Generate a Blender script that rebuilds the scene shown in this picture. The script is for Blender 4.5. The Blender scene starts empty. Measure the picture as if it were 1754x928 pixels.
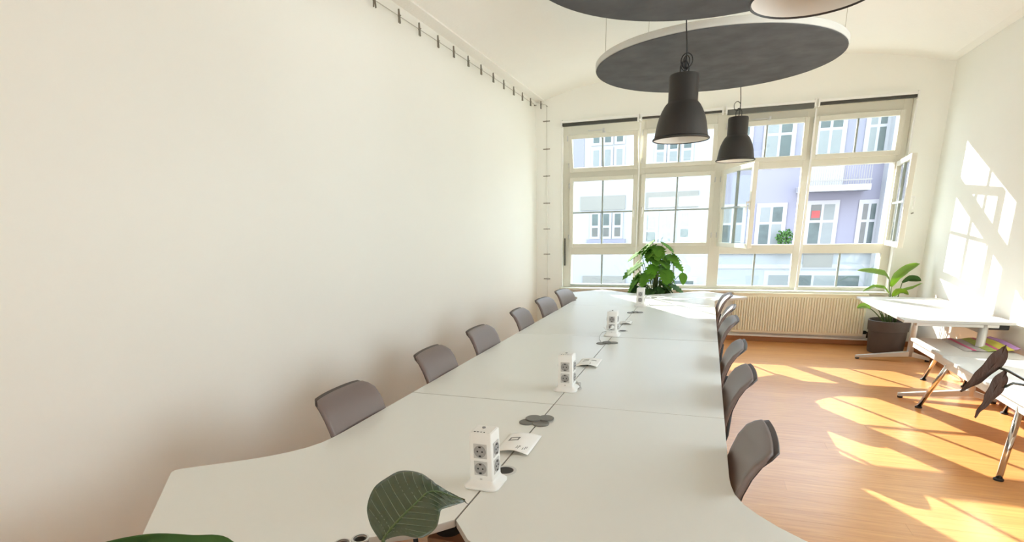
import bpy, bmesh, math, random
from mathutils import Vector, Matrix, Euler
random.seed(7)
sc = bpy.context.scene
col = sc.collection
R = math.radians
# ---------------------------------------------------------------- camera
CAM = Vector((0.6711, 0.0, 1.5868))
cd = bpy.data.cameras.new('camera'); co = bpy.data.objects.new('camera', cd); col.objects.link(co)
cd.sensor_fit = 'HORIZONTAL'; cd.sensor_width = 36.0; cd.lens = 36.0 * 941.76 / 1754
cd.shift_y = (647.85 - 464) / 1754; cd.clip_start = 0.02; cd.clip_end = 300
_m = Matrix.Rotation(R(19.286), 3, 'Z') @ Matrix.Rotation(R(-15.2749), 3, 'X') @ Matrix.Rotation(R(1.22284), 3, 'Y')
_r, _f, _u = _m.col[0], _m.col[1], _m.col[2]
mw = Matrix((_r, _u, -_f)).transposed().to_4x4(); mw.translation = CAM
co.matrix_world = mw; sc.camera = co
# ---------------------------------------------------------------- world, sun, exposure
SKY = 7.0; SUN = 16.0
w = bpy.data.worlds.new('sky'); sc.world = w; w.use_nodes = True
nt = w.node_tree; bg = nt.nodes['Background']
tc = nt.nodes.new('ShaderNodeTexCoord'); sx = nt.nodes.new('ShaderNodeSeparateXYZ'); rp = nt.nodes.new('ShaderNodeValToRGB')
nt.links.new(tc.outputs['Generated'], sx.inputs[0]); nt.links.new(sx.outputs['Z'], rp.inputs[0]); nt.links.new(rp.outputs[0], bg.inputs[0])
rp.color_ramp.elements[0].position = 0.0; rp.color_ramp.elements[0].color = (0.94, 0.975, 1.0, 1)
rp.color_ramp.elements[1].position = 0.9; rp.color_ramp.elements[1].color = (0.62, 0.80, 1.0, 1)
bg.inputs[1].default_value = SKY
sl = bpy.data.lights.new('sun', 'SUN'); so = bpy.data.objects.new('sun', sl); col.objects.link(so)
sl.energy = SUN; sl.angle = R(0.30); sl.color = (1.0, 0.945, 0.84)
so.rotation_euler = Vector((0.603, -1.0, -0.51)).to_track_quat('-Z', 'Y').to_euler(); so.location = (-6, 20, 12)
vs = sc.view_settings; vs.view_transform = 'Standard'; vs.look = 'None'; vs.gamma = 1.0; vs.exposure = 0.34; vs.use_curve_mapping = False
sc.cycles.max_bounces = 14; sc.cycles.diffuse_bounces = 8; sc.cycles.transparent_max_bounces = 24; sc.cycles.glossy_bounces = 4
# ---------------------------------------------------------------- materials
def mat(name, c, rough=0.5, metal=0.0, spec=0.5, var=0.0, vscale=6.0, bump=0.0, bscale=80.0, vec=None, c2=None, trans=0.0):
    m = bpy.data.materials.new(name); m.use_nodes = True; n = m.node_tree; b = n.nodes['Principled BSDF']
    b.inputs['Base Color'].default_value = (*c, 1); b.inputs['Roughness'].default_value = rough
    b.inputs['Metallic'].default_value = metal; b.inputs['Specular IOR Level'].default_value = spec
    if var > 0 or bump > 0:
        g = n.nodes.new('ShaderNodeNewGeometry') if vec == 'world' else n.nodes.new('ShaderNodeTexCoord')
        src = g.outputs['Position'] if vec == 'world' else g.outputs['Object']
    if var > 0:
        t = n.nodes.new('ShaderNodeTexNoise'); t.inputs['Scale'].default_value = vscale; t.inputs['Detail'].default_value = 5
        n.links.new(src, t.inputs['Vector'])
        mx = n.nodes.new('ShaderNodeMix'); mx.data_type = 'RGBA'
        mx.inputs['A'].default_value = (*[v * (1 - var) for v in c], 1)
        mx.inputs['B'].default_value = (*(c2 or [min(1, v * (1 + var)) for v in c]), 1)
        n.links.new(t.outputs['Fac'], mx.inputs['Factor']); n.links.new(mx.outputs['Result'], b.inputs['Base Color'])
    if bump > 0:
        t2 = n.nodes.new('ShaderNodeTexNoise'); t2.inputs['Scale'].default_value = bscale; t2.inputs['Detail'].default_value = 4
        n.links.new(src, t2.inputs['Vector'])
        bp = n.nodes.new('ShaderNodeBump'); bp.inputs['Strength'].default_value = bump; bp.inputs['Distance'].default_value = 0.01
        n.links.new(t2.outputs['Fac'], bp.inputs['Height']); n.links.new(bp.outputs['Normal'], b.inputs['Normal'])
    if trans > 0:
        tr = n.nodes.new('ShaderNodeBsdfTranslucent'); tr.inputs['Color'].default_value = (c[0] * 2.2, c[1] * 1.9, c[2] * 0.7, 1)
        ms = n.nodes.new('ShaderNodeMixShader'); ms.inputs[0].default_value = trans
        out = n.nodes['Material Output']
        n.links.new(b.outputs[0], ms.inputs[1]); n.links.new(tr.outputs[0], ms.inputs[2]); n.links.new(ms.outputs[0], out.inputs[0])
    return m
def glass_mat():
    m = bpy.data.materials.new('window glass'); m.use_nodes = True; n = m.node_tree; n.nodes.remove(n.nodes['Principled BSDF'])
    t = n.nodes.new('ShaderNodeBsdfTransparent'); t.inputs[0].default_value = (0.93, 0.96, 0.955, 1)
    g = n.nodes.new('ShaderNodeBsdfGlossy'); g.inputs['Roughness'].default_value = 0.02
    lw = n.nodes.new('ShaderNodeLayerWeight'); lw.inputs[0].default_value = 0.5
    pwr = n.nodes.new('ShaderNodeMath'); pwr.operation = 'POWER'; pwr.inputs[1].default_value = 5.0; n.links.new(lw.outputs['Facing'], pwr.inputs[0])
    f = n.nodes.new('ShaderNodeMath'); f.operation = 'MULTIPLY_ADD'; f.inputs[1].default_value = 0.92; f.inputs[2].default_value = 0.04; n.links.new(pwr.outputs[0], f.inputs[0])
    x = n.nodes.new('ShaderNodeMixShader')
    n.links.new(f.outputs[0], x.inputs[0]); n.links.new(t.outputs[0], x.inputs[1]); n.links.new(g.outputs[0], x.inputs[2])
    n.links.new(x.outputs[0], n.nodes['Material Output'].inputs[0]); return m
def wood_floor():
    m = bpy.data.materials.new('oak boards'); m.use_nodes = True; n = m.node_tree; b = n.nodes['Principled BSDF']
    g = n.nodes.new('ShaderNodeNewGeometry'); mp = n.nodes.new('ShaderNodeMapping'); mp.inputs['Scale'].default_value = (1.6, 22, 1)
    n.links.new(g.outputs['Position'], mp.inputs[0])
    t = n.nodes.new('ShaderNodeTexNoise'); t.inputs['Scale'].default_value = 2.0; t.inputs['Detail'].default_value = 7; t.inputs['Distortion'].default_value = 0.6
    n.links.new(mp.outputs[0], t.inputs['Vector'])
    oi = n.nodes.new('ShaderNodeObjectInfo')
    ad = n.nodes.new('ShaderNodeMath'); ad.operation = 'MULTIPLY_ADD'; ad.inputs[1].default_value = 0.16
    n.links.new(oi.outputs['Random'], ad.inputs[0]); n.links.new(t.outputs['Fac'], ad.inputs[2])
    r = n.nodes.new('ShaderNodeValToRGB'); e = r.color_ramp.elements
    e[0].position = 0.3; e[0].color = (0.55, 0.235, 0.075, 1); e[1].position = 0.9; e[1].color = (0.74, 0.365, 0.125, 1)
    n.links.new(ad.outputs[0], r.inputs[0]); n.links.new(r.outputs[0], b.inputs['Base Color'])
    b.inputs['Roughness'].default_value = 0.34; b.inputs['Specular IOR Level'].default_value = 0.45; b.inputs['Coat Weight'].default_value = 0.4; b.inputs['Coat Roughness'].default_value = 0.22
    bp = n.nodes.new('ShaderNodeBump'); bp.inputs['Strength'].default_value = 0.08; bp.inputs['Distance'].default_value = 0.004
    n.links.new(t.outputs['Fac'], bp.inputs['Height']); n.links.new(bp.outputs['Normal'], b.inputs['Normal'])
    return m
M = dict(
    wall=mat('white plaster', (0.88, 0.872, 0.82), 0.85, spec=0.2, var=0.015, vscale=1.2, bump=0.05, bscale=60),
    ceil=mat('rough ceiling plaster', (0.930, 0.920, 0.875), 0.9, spec=0.15, var=0.02, vscale=2, bump=0.25, bscale=45),
    floor=wood_floor(),
    sub=mat('subfloor', (0.30, 0.14, 0.06), 0.8),
    skirt=mat('brown skirting', (0.42, 0.17, 0.06), 0.5, var=0.1),
    frame=mat('cream window paint', (0.720, 0.695, 0.600), 0.45, var=0.03, vscale=4),
    bar=mat('grey green glazing bar', (0.33, 0.37, 0.35), 0.5),
    glass=glass_mat(),
    white=mat('white paint', (0.84, 0.83, 0.80), 0.4, var=0.01),
    dark=mat('dark blind fabric', (0.060, 0.058, 0.050), 0.7, var=0.1),
    blindgrey=mat('grey blind fabric', (0.12, 0.12, 0.105), 0.7, var=0.1),
    desk=mat('pale grey laminate', (0.750, 0.745, 0.700), 0.28, spec=0.45, var=0.015, vscale=1.5),
    desk2=mat('white laminate', (0.560, 0.560, 0.550), 0.35, spec=0.4, var=0.01),
    chair=mat('taupe leather', (0.185, 0.140, 0.128), 0.38, spec=0.5, var=0.08, vscale=3, bump=0.05, bscale=220),
    chairback=mat('dark brown shell', (0.060, 0.042, 0.038), 0.45, var=0.06),
    steel=mat('brushed steel', (0.62, 0.61, 0.59), 0.33, metal=1.0, var=0.04),
    chrome=mat('chrome', (0.70, 0.66, 0.62), 0.12, metal=1.0, var=0.02),
    alu=mat('painted silver', (0.60, 0.59, 0.57), 0.4, metal=0.3, var=0.03),
    black=mat('black rubber', (0.018, 0.017, 0.017), 0.6, var=0.1),
    lamp=mat('dark grey lamp enamel', (0.042, 0.037, 0.033), 0.5, spec=0.4, var=0.04),
    lampin=mat('white lamp lining', (0.85, 0.83, 0.78), 0.5, var=0.01),
    disc=mat('charcoal acoustic felt', (0.125, 0.128, 0.132), 0.95, spec=0.1, var=0.5, vscale=4.5, c2=(0.17, 0.174, 0.178), bump=0.3, bscale=10),
    discrim=mat('pale felt edge', (0.62, 0.61, 0.57), 0.9, var=0.03),
    wire=mat('wire', (0.550, 0.520, 0.460), 0.4, metal=0.8, var=0.05),
    clip=mat('nickel clip', (0.28, 0.26, 0.22), 0.35, metal=0.9, var=0.05),
    socket=mat('white plastic', (0.82, 0.81, 0.78), 0.35, var=0.01),
    sockgrey=mat('grey plastic', (0.560, 0.550, 0.530), 0.45, var=0.03),
    sockcup=mat('mid grey plastic', (0.320, 0.310, 0.300), 0.5, var=0.05),
    grommet=mat('grommet grey', (0.17, 0.165, 0.15), 0.5, var=0.08),
    paper=mat('white paper', (0.930, 0.925, 0.900), 0.7, var=0.01),
    ink=mat('grey print', (0.24, 0.235, 0.225), 0.7, var=0.05),
    rad=mat('cream radiator enamel', (0.88, 0.83, 0.66), 0.4, var=0.02),
    pot=mat('grey brown planter', (0.085, 0.066, 0.060), 0.6, var=0.06),
    soil=mat('soil', (0.05, 0.035, 0.022), 0.95, var=0.4, vscale=40, bump=0.6, bscale=60),
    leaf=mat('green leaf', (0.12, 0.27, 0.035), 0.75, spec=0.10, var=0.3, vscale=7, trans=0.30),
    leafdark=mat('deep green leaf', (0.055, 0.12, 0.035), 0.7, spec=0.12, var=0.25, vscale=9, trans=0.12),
    leafgrey=mat('calathea leaf', (0.050, 0.075, 0.036), 0.27, spec=0.8, var=0.25, vscale=12, trans=0.10),
    leaflight=mat('paddle leaf', (0.200, 0.330, 0.060), 0.30, spec=0.6, var=0.2, vscale=6, trans=0.35),
    leafbrown=mat('dried leaf', (0.075, 0.040, 0.026), 0.85, spec=0.08, var=0.35, vscale=16, bump=0.3, bscale=60),
    vein=mat('pale leaf vein', (0.17, 0.21, 0.12), 0.4, var=0.1),
    edge=mat('shaded desk edge', (0.47, 0.435, 0.38), 0.5, var=0.03),  # desk sides darker than the top: shading put into the colour
    stem=mat('green stem', (0.09, 0.14, 0.04), 0.5, var=0.2),
    stemdark=mat('dark stem', (0.05, 0.05, 0.03), 0.5, var=0.2),
    moss=mat('moss pole', (0.20, 0.12, 0.06), 0.95, var=0.4, vscale=30, bump=0.6),
    wood=mat('brown veneer', (0.23, 0.125, 0.075), 0.5, var=0.2, vscale=8),
    lav=mat('lavender render', (0.147, 0.145, 0.181), 0.9, var=0.03, vscale=0.6),
    facwhite=mat('white render', (0.238, 0.243, 0.259), 0.9, var=0.02, vscale=0.5),
    factrim=mat('white window trim', (0.238, 0.238, 0.253), 0.6, var=0.02),
    facbeige=mat('beige panel', (0.152, 0.147, 0.134), 0.8, var=0.06),
    facglass=mat('far window glass', (0.045, 0.062, 0.062), 0.25, spec=0.25, var=0.5, vscale=3),
    curtain=mat('far curtain', (0.133, 0.146, 0.146), 0.8, var=0.08, vscale=5),
    facdark=mat('far dark glass', (0.030, 0.035, 0.035), 0.2, var=0.4, vscale=3),
    facred=mat('red window ornament', (0.221, 0.037, 0.037), 0.7, var=0.2),
    facgrey=mat('pale grey render', (0.205, 0.215, 0.225), 0.9, var=0.04, vscale=0.7),
    street=mat('street', (0.11, 0.11, 0.113), 0.9, var=0.1, vscale=1),
    pink=mat('pink cloth', (0.55, 0.12, 0.24), 0.9, var=0.1), yellow=mat('yellow cloth', (0.66, 0.60, 0.10), 0.9, var=0.1),
    green=mat('green cloth', (0.38, 0.46, 0.12), 0.9, var=0.3, vscale=40), grey=mat('grey cloth', (0.42, 0.40, 0.40), 0.9, var=0.08),
    violet=mat('violet cloth', (0.50, 0.28, 0.62), 0.9, var=0.1),
    tumbler=mat('smoked steel', (0.30, 0.28, 0.26), 0.3, metal=0.7, var=0.05),
)
# ---------------------------------------------------------------- helpers
def box(bm, x0, x1, y0, y1, z0, z1, mtx=None):
    vs_ = [bm.verts.new((x, y, z)) for z in (z0, z1) for y in (y0, y1) for x in (x0, x1)]
    for f in ((0, 2, 3, 1), (4, 5, 7, 6), (0, 1, 5, 4), (2, 6, 7, 3), (0, 4, 6, 2), (1, 3, 7, 5)):
        bm.faces.new([vs_[i] for i in f])
    if mtx: bmesh.ops.transform(bm, matrix=mtx, verts=vs_)
    return vs_
def tube(bm, pts, r, seg=8, r2=None):
    pts = [Vector(p) for p in pts]; rings = []
    up = Vector((0.13, 0.27, 0.95))
    for i, p in enumerate(pts):
        d = (pts[min(i + 1, len(pts) - 1)] - pts[max(i - 1, 0)]).normalized()
        a = d.cross(up)
        if a.length < 1e-3: a = d.cross(Vector((1, 0, 0)))
        a.normalize(); b = d.cross(a)
        rr = r if r2 is None else r + (r2 - r) * i / (len(pts) - 1)
        rings.append([bm.verts.new(p + rr * (math.cos(t) * a + math.sin(t) * b)) for t in [2 * math.pi * k / seg for k in range(seg)]])
    for A, B in zip(rings, rings[1:]):
        for k in range(seg): bm.faces.new((A[k], A[(k + 1) % seg], B[(k + 1) % seg], B[k]))
    bm.faces.new(rings[0][::-1]); bm.faces.new(rings[-1])
def lathe(bm, prof, seg=32, c=(0, 0, 0), closed=False):
    rings = []
    for r, z in prof:
        rings.append([bm.verts.new((c[0] + r * math.cos(2 * math.pi * k / seg), c[1] + r * math.sin(2 * math.pi * k / seg), c[2] + z)) for k in range(seg)])
    pr = list(zip(rings, rings[1:])) + ([(rings[-1], rings[0])] if closed else [])
    for A, B in pr:
        for k in range(seg): bm.faces.new((A[k], A[(k + 1) % seg], B[(k + 1) % seg], B[k]))
    if not closed:
        bm.faces.new(rings[0][::-1]); bm.faces.new(rings[-1])
def prism(bm, pts, z0, z1):
    A = [bm.verts.new((x, y, z0)) for x, y in pts]; B = [bm.verts.new((x, y, z1)) for x, y in pts]
    n = len(pts); fs = [bm.faces.new(A[::-1]), bm.faces.new(B)]
    for i in range(n): bm.faces.new((A[i], A[(i + 1) % n], B[(i + 1) % n], B[i]))
    bmesh.ops.triangulate(bm, faces=fs)
def sheet(bm, rows, th=0.002):
    """rows: list of rows of points -> a thin solid sheet"""
    g = [[bm.verts.new(p) for p in r] for r in rows]
    fs = []
    for a, b in zip(g, g[1:]):
        for i in range(len(a) - 1): fs.append(bm.faces.new((a[i], a[i + 1], b[i + 1], b[i])))
    bm.normal_update()
    bmesh.ops.recalc_face_normals(bm, faces=fs)
    bmesh.ops.solidify(bm, geom=fs, thickness=th)
def obj(name, bm, m, parent=None, smooth=False, bevel=0.0, seg=2, loc=None, rot=None, kind=None, norm=True):
    me = bpy.data.meshes.new(name)
    if norm: bmesh.ops.recalc_face_normals(bm, faces=bm.faces[:])
    bm.to_mesh(me); bm.free()
    me.materials.append(M[m])
    if smooth:
        for p in me.polygons: p.use_smooth = True
    o = bpy.data.objects.new(name, me); col.objects.link(o)
    if parent: o.parent = parent
    if loc: o.location = loc
    if rot: o.rotation_euler = rot
    if bevel:
        b = o.modifiers.new('bevel', 'BEVEL'); b.width = bevel; b.segments = seg; b.limit_method = 'ANGLE'; b.angle_limit = R(40)
        if smooth: b.harden_normals = False
    if smooth and bevel == 0:
        pass
    if kind: o['kind'] = kind
    return o
def smooth_angle(o, a=40):
    me = o.data
    for p in me.polygons: p.use_smooth = True
    bm = bmesh.new(); bm.from_mesh(me)
    for e in bm.edges:
        if len(e.link_faces) == 2 and e.calc_face_angle(0) > R(a): e.smooth = False
    bm.to_mesh(me); bm.free(); return o
def B(): return bmesh.new()
def bx(name, m, parent, x0, x1, y0, y1, z0, z1, bevel=0.003, **k):
    bm = B(); box(bm, x0, x1, y0, y1, z0, z1); return obj(name, bm, m, parent, bevel=bevel, **k)
def tag(o, label, cat, group=None):
    o['label'] = label; o['category'] = cat
    if group: o['group'] = group
    return o
def thing(name, label, cat, loc=(0, 0, 0), rz=0.0, group=None):
    o = bpy.data.objects.new(name, None); col.objects.link(o); o.location = loc; o.rotation_euler = (0, 0, rz)
    o.empty_display_size = 0.1
    return tag(o, label, cat, group)
def struct(name, bm, m, bevel=0, parent=None):
    o = obj(name, bm, m, parent, bevel=bevel); o['kind'] = 'structure'; return o
def dup(o, loc=None, rz=None, label=None):
    c = o.copy(); col.objects.link(c)
    for ch in o.children:
        d = dup(ch); d.parent = c
    if loc is not None: c.location = loc
    if rz is not None: c.rotation_euler = (0, 0, rz)
    if label: c['label'] = label
    return c
ORD = ['first', 'second', 'third', 'fourth', 'fifth', 'sixth', 'seventh', 'eighth', 'ninth', 'tenth', 'eleventh', 'twelfth', 'thirteenth']
# ---------------------------------------------------------------- room shell
XL, XR, YW, YB = -1.77, 3.22, 8.25, -6.4
FX0, FX1, FZ0, FZ1 = -1.385, 2.885, 0.70, 2.98       # window opening
def zc(x):
    t = abs((x - 0.75) / 2.42)
    return 3.31 + 0.23 * max(0.0, 1 - t ** 3.4)
fl = B(); box(fl, XL - .3, XR + .3, YB - .3, YW + .35, -0.3, -0.018)
floor = struct('floor', fl, 'sub')
pw = 0.128; y = YB; row = 0
while y < YW - 0.005:
    y1 = min(y + pw, YW); xs = XL + 0.6 + 3.6 * random.random()
    for a, b in ((XL, xs), (xs, XR)):
        bm = B(); box(bm, a + .0004, b - .0004, y + .0004, y1 - .0004, -0.018, 0.0)
        obj('floor_plank', bm, 'floor', floor)
    y = y1
bm = B(); box(bm, XL - .3, XL, YB - .3, YW + .35, -.3, 3.8); struct('wall_left', bm, 'wall')
bm = B(); WY0, WY1, WZ0, WZ1 = 1.7, 4.7, 0.95, 2.75
box(bm, XR, XR + .3, YB - .3, WY0, -.3, 3.8); box(bm, XR, XR + .3, WY1, YW + .35, -.3, 3.8)
box(bm, XR, XR + .3, WY0, WY1, -.3, WZ0); box(bm, XR, XR + .3, WY0, WY1, WZ1, 3.8)
struct('wall_right', bm, 'wall')
bm = B()
box(bm, XL, FX0, YW, YW + .35, -.02, 3.7); box(bm, FX1, XR, YW, YW + .35, -.02, 3.7)
box(bm, FX0, FX1, YW, YW + .35, -.02, FZ0 - .02); box(bm, FX0, FX1, YW, YW + .35, FZ1, 3.7)
struct('wall_far', bm, 'wall')
bm = B(); bz0, bz1 = 0.9, 2.7
box(bm, XL, XR, YB - .3, YB, -.02, bz0); box(bm, XL, XR, YB - .3, YB, bz1, 3.7)
for a, b in ((XL, -1.68), (0.69, 0.77), (3.13, XR)): box(bm, a, b, YB - .3, YB, bz0, bz1)
struct('wall_back', bm, 'wall')
bm = B(); prof = [(XL, 3.31), (XL + .13, 3.31), (XL + .13, 3.325)]
N = 72
for i in range(N + 1):
    x = -1.64 + (3.17 + 1.64) * i / N; prof.append((x, max(3.325, zc(x))))
prof += [(XR, 3.325), (XR, 3.8), (XL, 3.8)]
A = [bm.verts.new((x, YB - .2, z)) for x, z in prof]; Bv = [bm.verts.new((x, YW + .2, z)) for x, z in prof]
fs = [bm.faces.new(A), bm.faces.new(Bv[::-1])]
for i in range(len(prof)):
    j = (i + 1) % len(prof); bm.faces.new((A[i], A[j], Bv[j], Bv[i]))
bmesh.ops.triangulate(bm, faces=fs)
ceiling = struct('ceiling', bm, 'ceil')
bm = B(); box(bm, FX0 - .3, XR, YW - .018, YW, 0, .07); struct('baseboard_far', bm, 'skirt', .004)
bm = B(); box(bm, XR - .018, XR, YB, YW - .02, 0, .07); struct('baseboard_right', bm, 'skirt', .004)
bm = B(); box(bm, XL, XL + .018, YB, YW - .02, 0, .07); struct('baseboard_left', bm, 'skirt', .004)
# ---------------------------------------------------------------- big window
GY = 8.41
win = bpy.data.objects.new('window_1', None); col.objects.link(win); win['kind'] = 'structure'
bm = B()
f0, f1 = GY - .055, GY + .055
for x0, x1 in ((FX0, -1.265), (-.335, -.215), (.695, .845), (1.765, 1.88), (2.79, FX1)): box(bm, x0, x1, f0, f1, FZ0, FZ1)
for z0, z1 in ((FZ0, .745), (1.18, 1.30), (2.27, 2.365), (2.86, FZ1)): box(bm, FX0 + .002, FX1 - .002, f0 + .003, f1 - .003, z0, z1)
obj('window_frame', bm, 'frame', win, bevel=.006)
bx('window_sill', 'frame', win, FX0 - .02, FX1 + .02, YW - .07, GY, .665, .70, .006)
bx('outer_ledge', 'facwhite', win, FX0, FX1, GY + .06, GY + .30, .64, .69, .004)
def fixed(x0, x1, z0, z1, nm=''):
    p = bx('pane', 'glass', win, x0 - .005, x1 + .005, GY - .003, GY + .003, z0 - .005, z1 + .005, 0)
    bx('glazing_bar', 'bar', win, (x0 + x1) / 2 - .012, (x0 + x1) / 2 + .012, GY - .018, GY + .018, z0, z1, .003)
def sash(w_, h, sgn, loc, rz, cross, tilt=0.0, handle=True, hside=1):
    """casement: local x runs from the hinge, 0..sgn*w_"""
    s = .056; t = .027
    X = lambda a, b: (min(sgn * a, sgn * b), max(sgn * a, sgn * b))
    bm = B()
    for a, b, c, d in ((0, s, 0, h), (w_ - s, w_, 0, h), (s, w_ - s, 0, s), (s, w_ - s, h - s, h)):
        x0, x1 = X(a, b); box(bm, x0, x1, -t, t, c, d)
    o = obj('sash', bm, 'frame', win, bevel=.005, loc=loc, rot=(tilt, 0, rz))
    x0, x1 = X(s - .005, w_ - s + .005)
    bx('pane', 'glass', o, x0, x1, -.003, .003, s - .005, h - s + .005, 0)
    bm = B(); xm = sgn * w_ / 2
    box(bm, xm - .011, xm + .011, -.018, .018, s, h - s)
    obj('glazing_bar', bm, 'bar', o, bevel=.003)
    if cross:
        bm = B(); zm = h * .505; box(bm, x0, x1, -.017, .017, zm - .011, zm + .011); obj('glazing_bar', bm, 'bar', o, bevel=.003)
    if handle:
        bm = B(); hx = sgn * (w_ - s / 2) if hside else sgn * s / 2
        box(bm, hx - .012, hx + .012, -t - .012, -t, h * .46, h * .56); box(bm, hx - .008, hx + .008, -t - .045, -t - .01, h * .535, h * .555)
        box(bm, hx - .008, hx + .008, -t - .045, -t - .033, h * .42, h * .555)
        obj('handle', bm, 'white', o, bevel=.003)
    bm = B()
    for zz in (h * .12, h * .85): tube(bm, [(sgn * -.004, -t - .004, zz), (sgn * -.004, -t - .004, zz + .07)], .009, 8)
    obj('hinge', bm, 'alu', o, smooth=True)
    return o
for x0, x1 in ((-1.265, -.335), (-.215, .695), (.845, 1.765), (1.88, 2.79)): fixed(x0, x1, .745, 1.18)
bx('threshold_strip', 'bar', win, -1.27, -.33, GY - .072, GY - .056, .722, .738, .002)
SY = GY - .075; CX = [-.797, .230, 1.305, 2.328]; SW = .972
ZM, HM, ZT, HT = 1.285, .99, 2.352, .50
sash(SW, HM, 1, (CX[0] - SW / 2, SY, ZM), 0, True)
sash(SW, HM, -1, (CX[1] + SW / 2, SY, ZM), 0, True)
sash(SW, HM, 1, (CX[2] - SW / 2, SY - .02, ZM), R(-69.5), True)
sash(SW, HM, -1, (CX[3] + SW / 2 + .012, SY - .02, ZM), R(83.0), True)
sash(SW, HT, 1, (CX[0] - SW / 2, SY, ZT), 0, False, tilt=R(15), handle=False)
sash(SW, HT, 1, (CX[1] - SW / 2, SY, ZT), 0, False, handle=False)
sash(SW, HT, 1, (CX[2] - SW / 2, SY, ZT), 0, False, handle=False)
sash(SW, HT, 1, (CX[3] - SW / 2, SY, ZT), 0, False, handle=False)
for cx, yy in ((CX[0], SY - .15), (CX[2], SY - .03)):
    bm = B(); box(bm, cx - .20, cx + .02, yy - .012, yy, 2.862, 2.874); box(bm, cx + .0, cx + .03, yy - .02, SY + .05, 2.845, 2.862)
    box(bm, cx + .01, cx + .035, yy - .035, yy - .005, 2.852, 2.89)
    obj('window_stay', bm, 'alu', win, bevel=.002)
bm = B(); tube(bm, [(-1.355, 8.34, 1.02), (-1.355, 8.34, 1.42)], .009, 8); obj('lock_rod', bm, 'dark', win)
# unseen back windows, added to let in sky light from behind the camera
for i, (a, b) in enumerate(((-1.68, .69), (.77, 3.13))):
    wb = bpy.data.objects.new('window_%d' % (i + 2), None); col.objects.link(wb); wb['kind'] = 'structure'
    bm = B()
    for x0, x1 in ((a, a + .07), (b - .07, b), ((a + b) / 2 - .03, (a + b) / 2 + .03)): box(bm, x0, x1, YB - .2, YB - .1, bz0, bz1)
    for z0, z1 in ((bz0, bz0 + .07), (bz1 - .07, bz1), (2.2, 2.26)): box(bm, a, b, YB - .2, YB - .1, z0, z1)
    obj('window_frame', bm, 'frame', wb)
    bx('pane', 'glass', wb, a + .06, b - .06, YB - .153, YB - .147, bz0 + .06, bz1 - .06, 0)
wb = bpy.data.objects.new('window_4', None); col.objects.link(wb); wb['kind'] = 'structure'      # on the right, outside the frame
bm = B()
for k in range(4):
    yy = WY0 + (WY1 - WY0 - .07) * k / 3; box(bm, XR + .1, XR + .18, yy, yy + .07, WZ0, WZ1)
for z0, z1 in ((WZ0, WZ0 + .07), (WZ1 - .07, WZ1)): box(bm, XR + .102, XR + .178, WY0, WY1, z0, z1)
obj('window_frame', bm, 'frame', wb)
bx('pane', 'glass', wb, XR + .137, XR + .143, WY0 + .06, WY1 - .06, WZ0 + .06, WZ1 - .06, 0)
# roller blinds and guide rails
for i, (a, b, dk, th, lb) in enumerate(((-1.375, -.315, 'dark', .040, 'white roller blind cassette with dark slot above the leftmost window column'),
        (-.275, .755, 'dark', .024, 'white roller blind cassette above the second window column behind the near lamp'),
        (.800, 1.815, 'blindgrey', .060, 'white roller blind cassette showing a thick grey fabric roll above third window column'),
        (1.855, 2.885, 'dark', .032, 'white roller blind cassette with dark slot above the rightmost window column'))):
    t = thing('roller_blind', lb, 'blind', ((a + b) / 2, 8.25, 2.98), 0, 'roller blinds over the big window')
    h = (b - a) / 2
    bx('cassette', 'white', t, -h, h, -.075, -.002, .012, .042, .004)
    bx('fabric_roll', dk, t, -h + .01, h - .01, -.06, -.012, .012 - th, .012, .006)
    for s in (-1, 1): bx('end_bracket', 'white', t, s * h - .010, s * h + .010, -.08, -.001, .012 - .05, .055, .003)
for x, lb in ((-1.375, 'slim white blind guide rail at the left edge of the big window'), (-.285, 'slim white blind guide rail between first and second window columns'),
              (1.838, 'slim white blind guide rail between third and fourth window columns'), (2.892, 'slim white blind guide rail at the right edge of the big window')):
    t = thing('blind_guide_rail', lb, 'rail', (x, 8.235, .72), 0, 'white blind guide rails')
    bm = B(); box(bm, -.009, .009, -.009, .009, .02, 2.21); obj('rail', bm, 'white', t, bevel=.003)
    bm = B(); box(bm, -.016, .016, -.012, .016, -.01, .02); obj('foot_bracket', bm, 'white', t, bevel=.002)
# radiator and pipe
t = thing('radiator', 'cream ribbed panel radiator under the right half of the window', 'radiator', (1.87, 8.18, .13))
bm = B(); box(bm, -.80, .80, -.03, .04, 0, .53); obj('panel', bm, 'rad', t, bevel=.006)
bm = B()
for k in range(50):
    x = -.775 + 1.55 * k / 49; box(bm, x - .0098, x + .0098, -.056, -.028, .035, .495)
obj('rib', bm, 'rad', t, bevel=.005); t.children[-1]['kind'] = 'stuff'
bx('top_grille', 'rad', t, -.805, .805, -.045, .05, .525, .545, .004)
bm = B(); tube(bm, [(.82, 0, .05), (.86, 0, .05), (.86, 0, -.02)], .014, 8); box(bm, .80, .84, -.02, .02, .03, .07); obj('valve', bm, 'black', t, bevel=.004)
for s in (-.6, .6): bx('wall_bracket', 'rad', t, s - .02, s + .02, .03, .068, .1, .4)
bm = B(); tube(bm, [(-1.3, 8.19, .085), (3.15, 8.19, .085)], .015, 10); tube(bm, [(2.73, 8.19, .085), (2.73, 8.18, .15)], .012, 8)
for x in (-1.0, .5, 2.0, 3.0): box(bm, x - .01, x + .01, 8.19, 8.235, .078, .092)
tag(obj('heating_pipe', bm, 'white'), 'white heating pipe running along the wall below the radiator', 'pipe')
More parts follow.
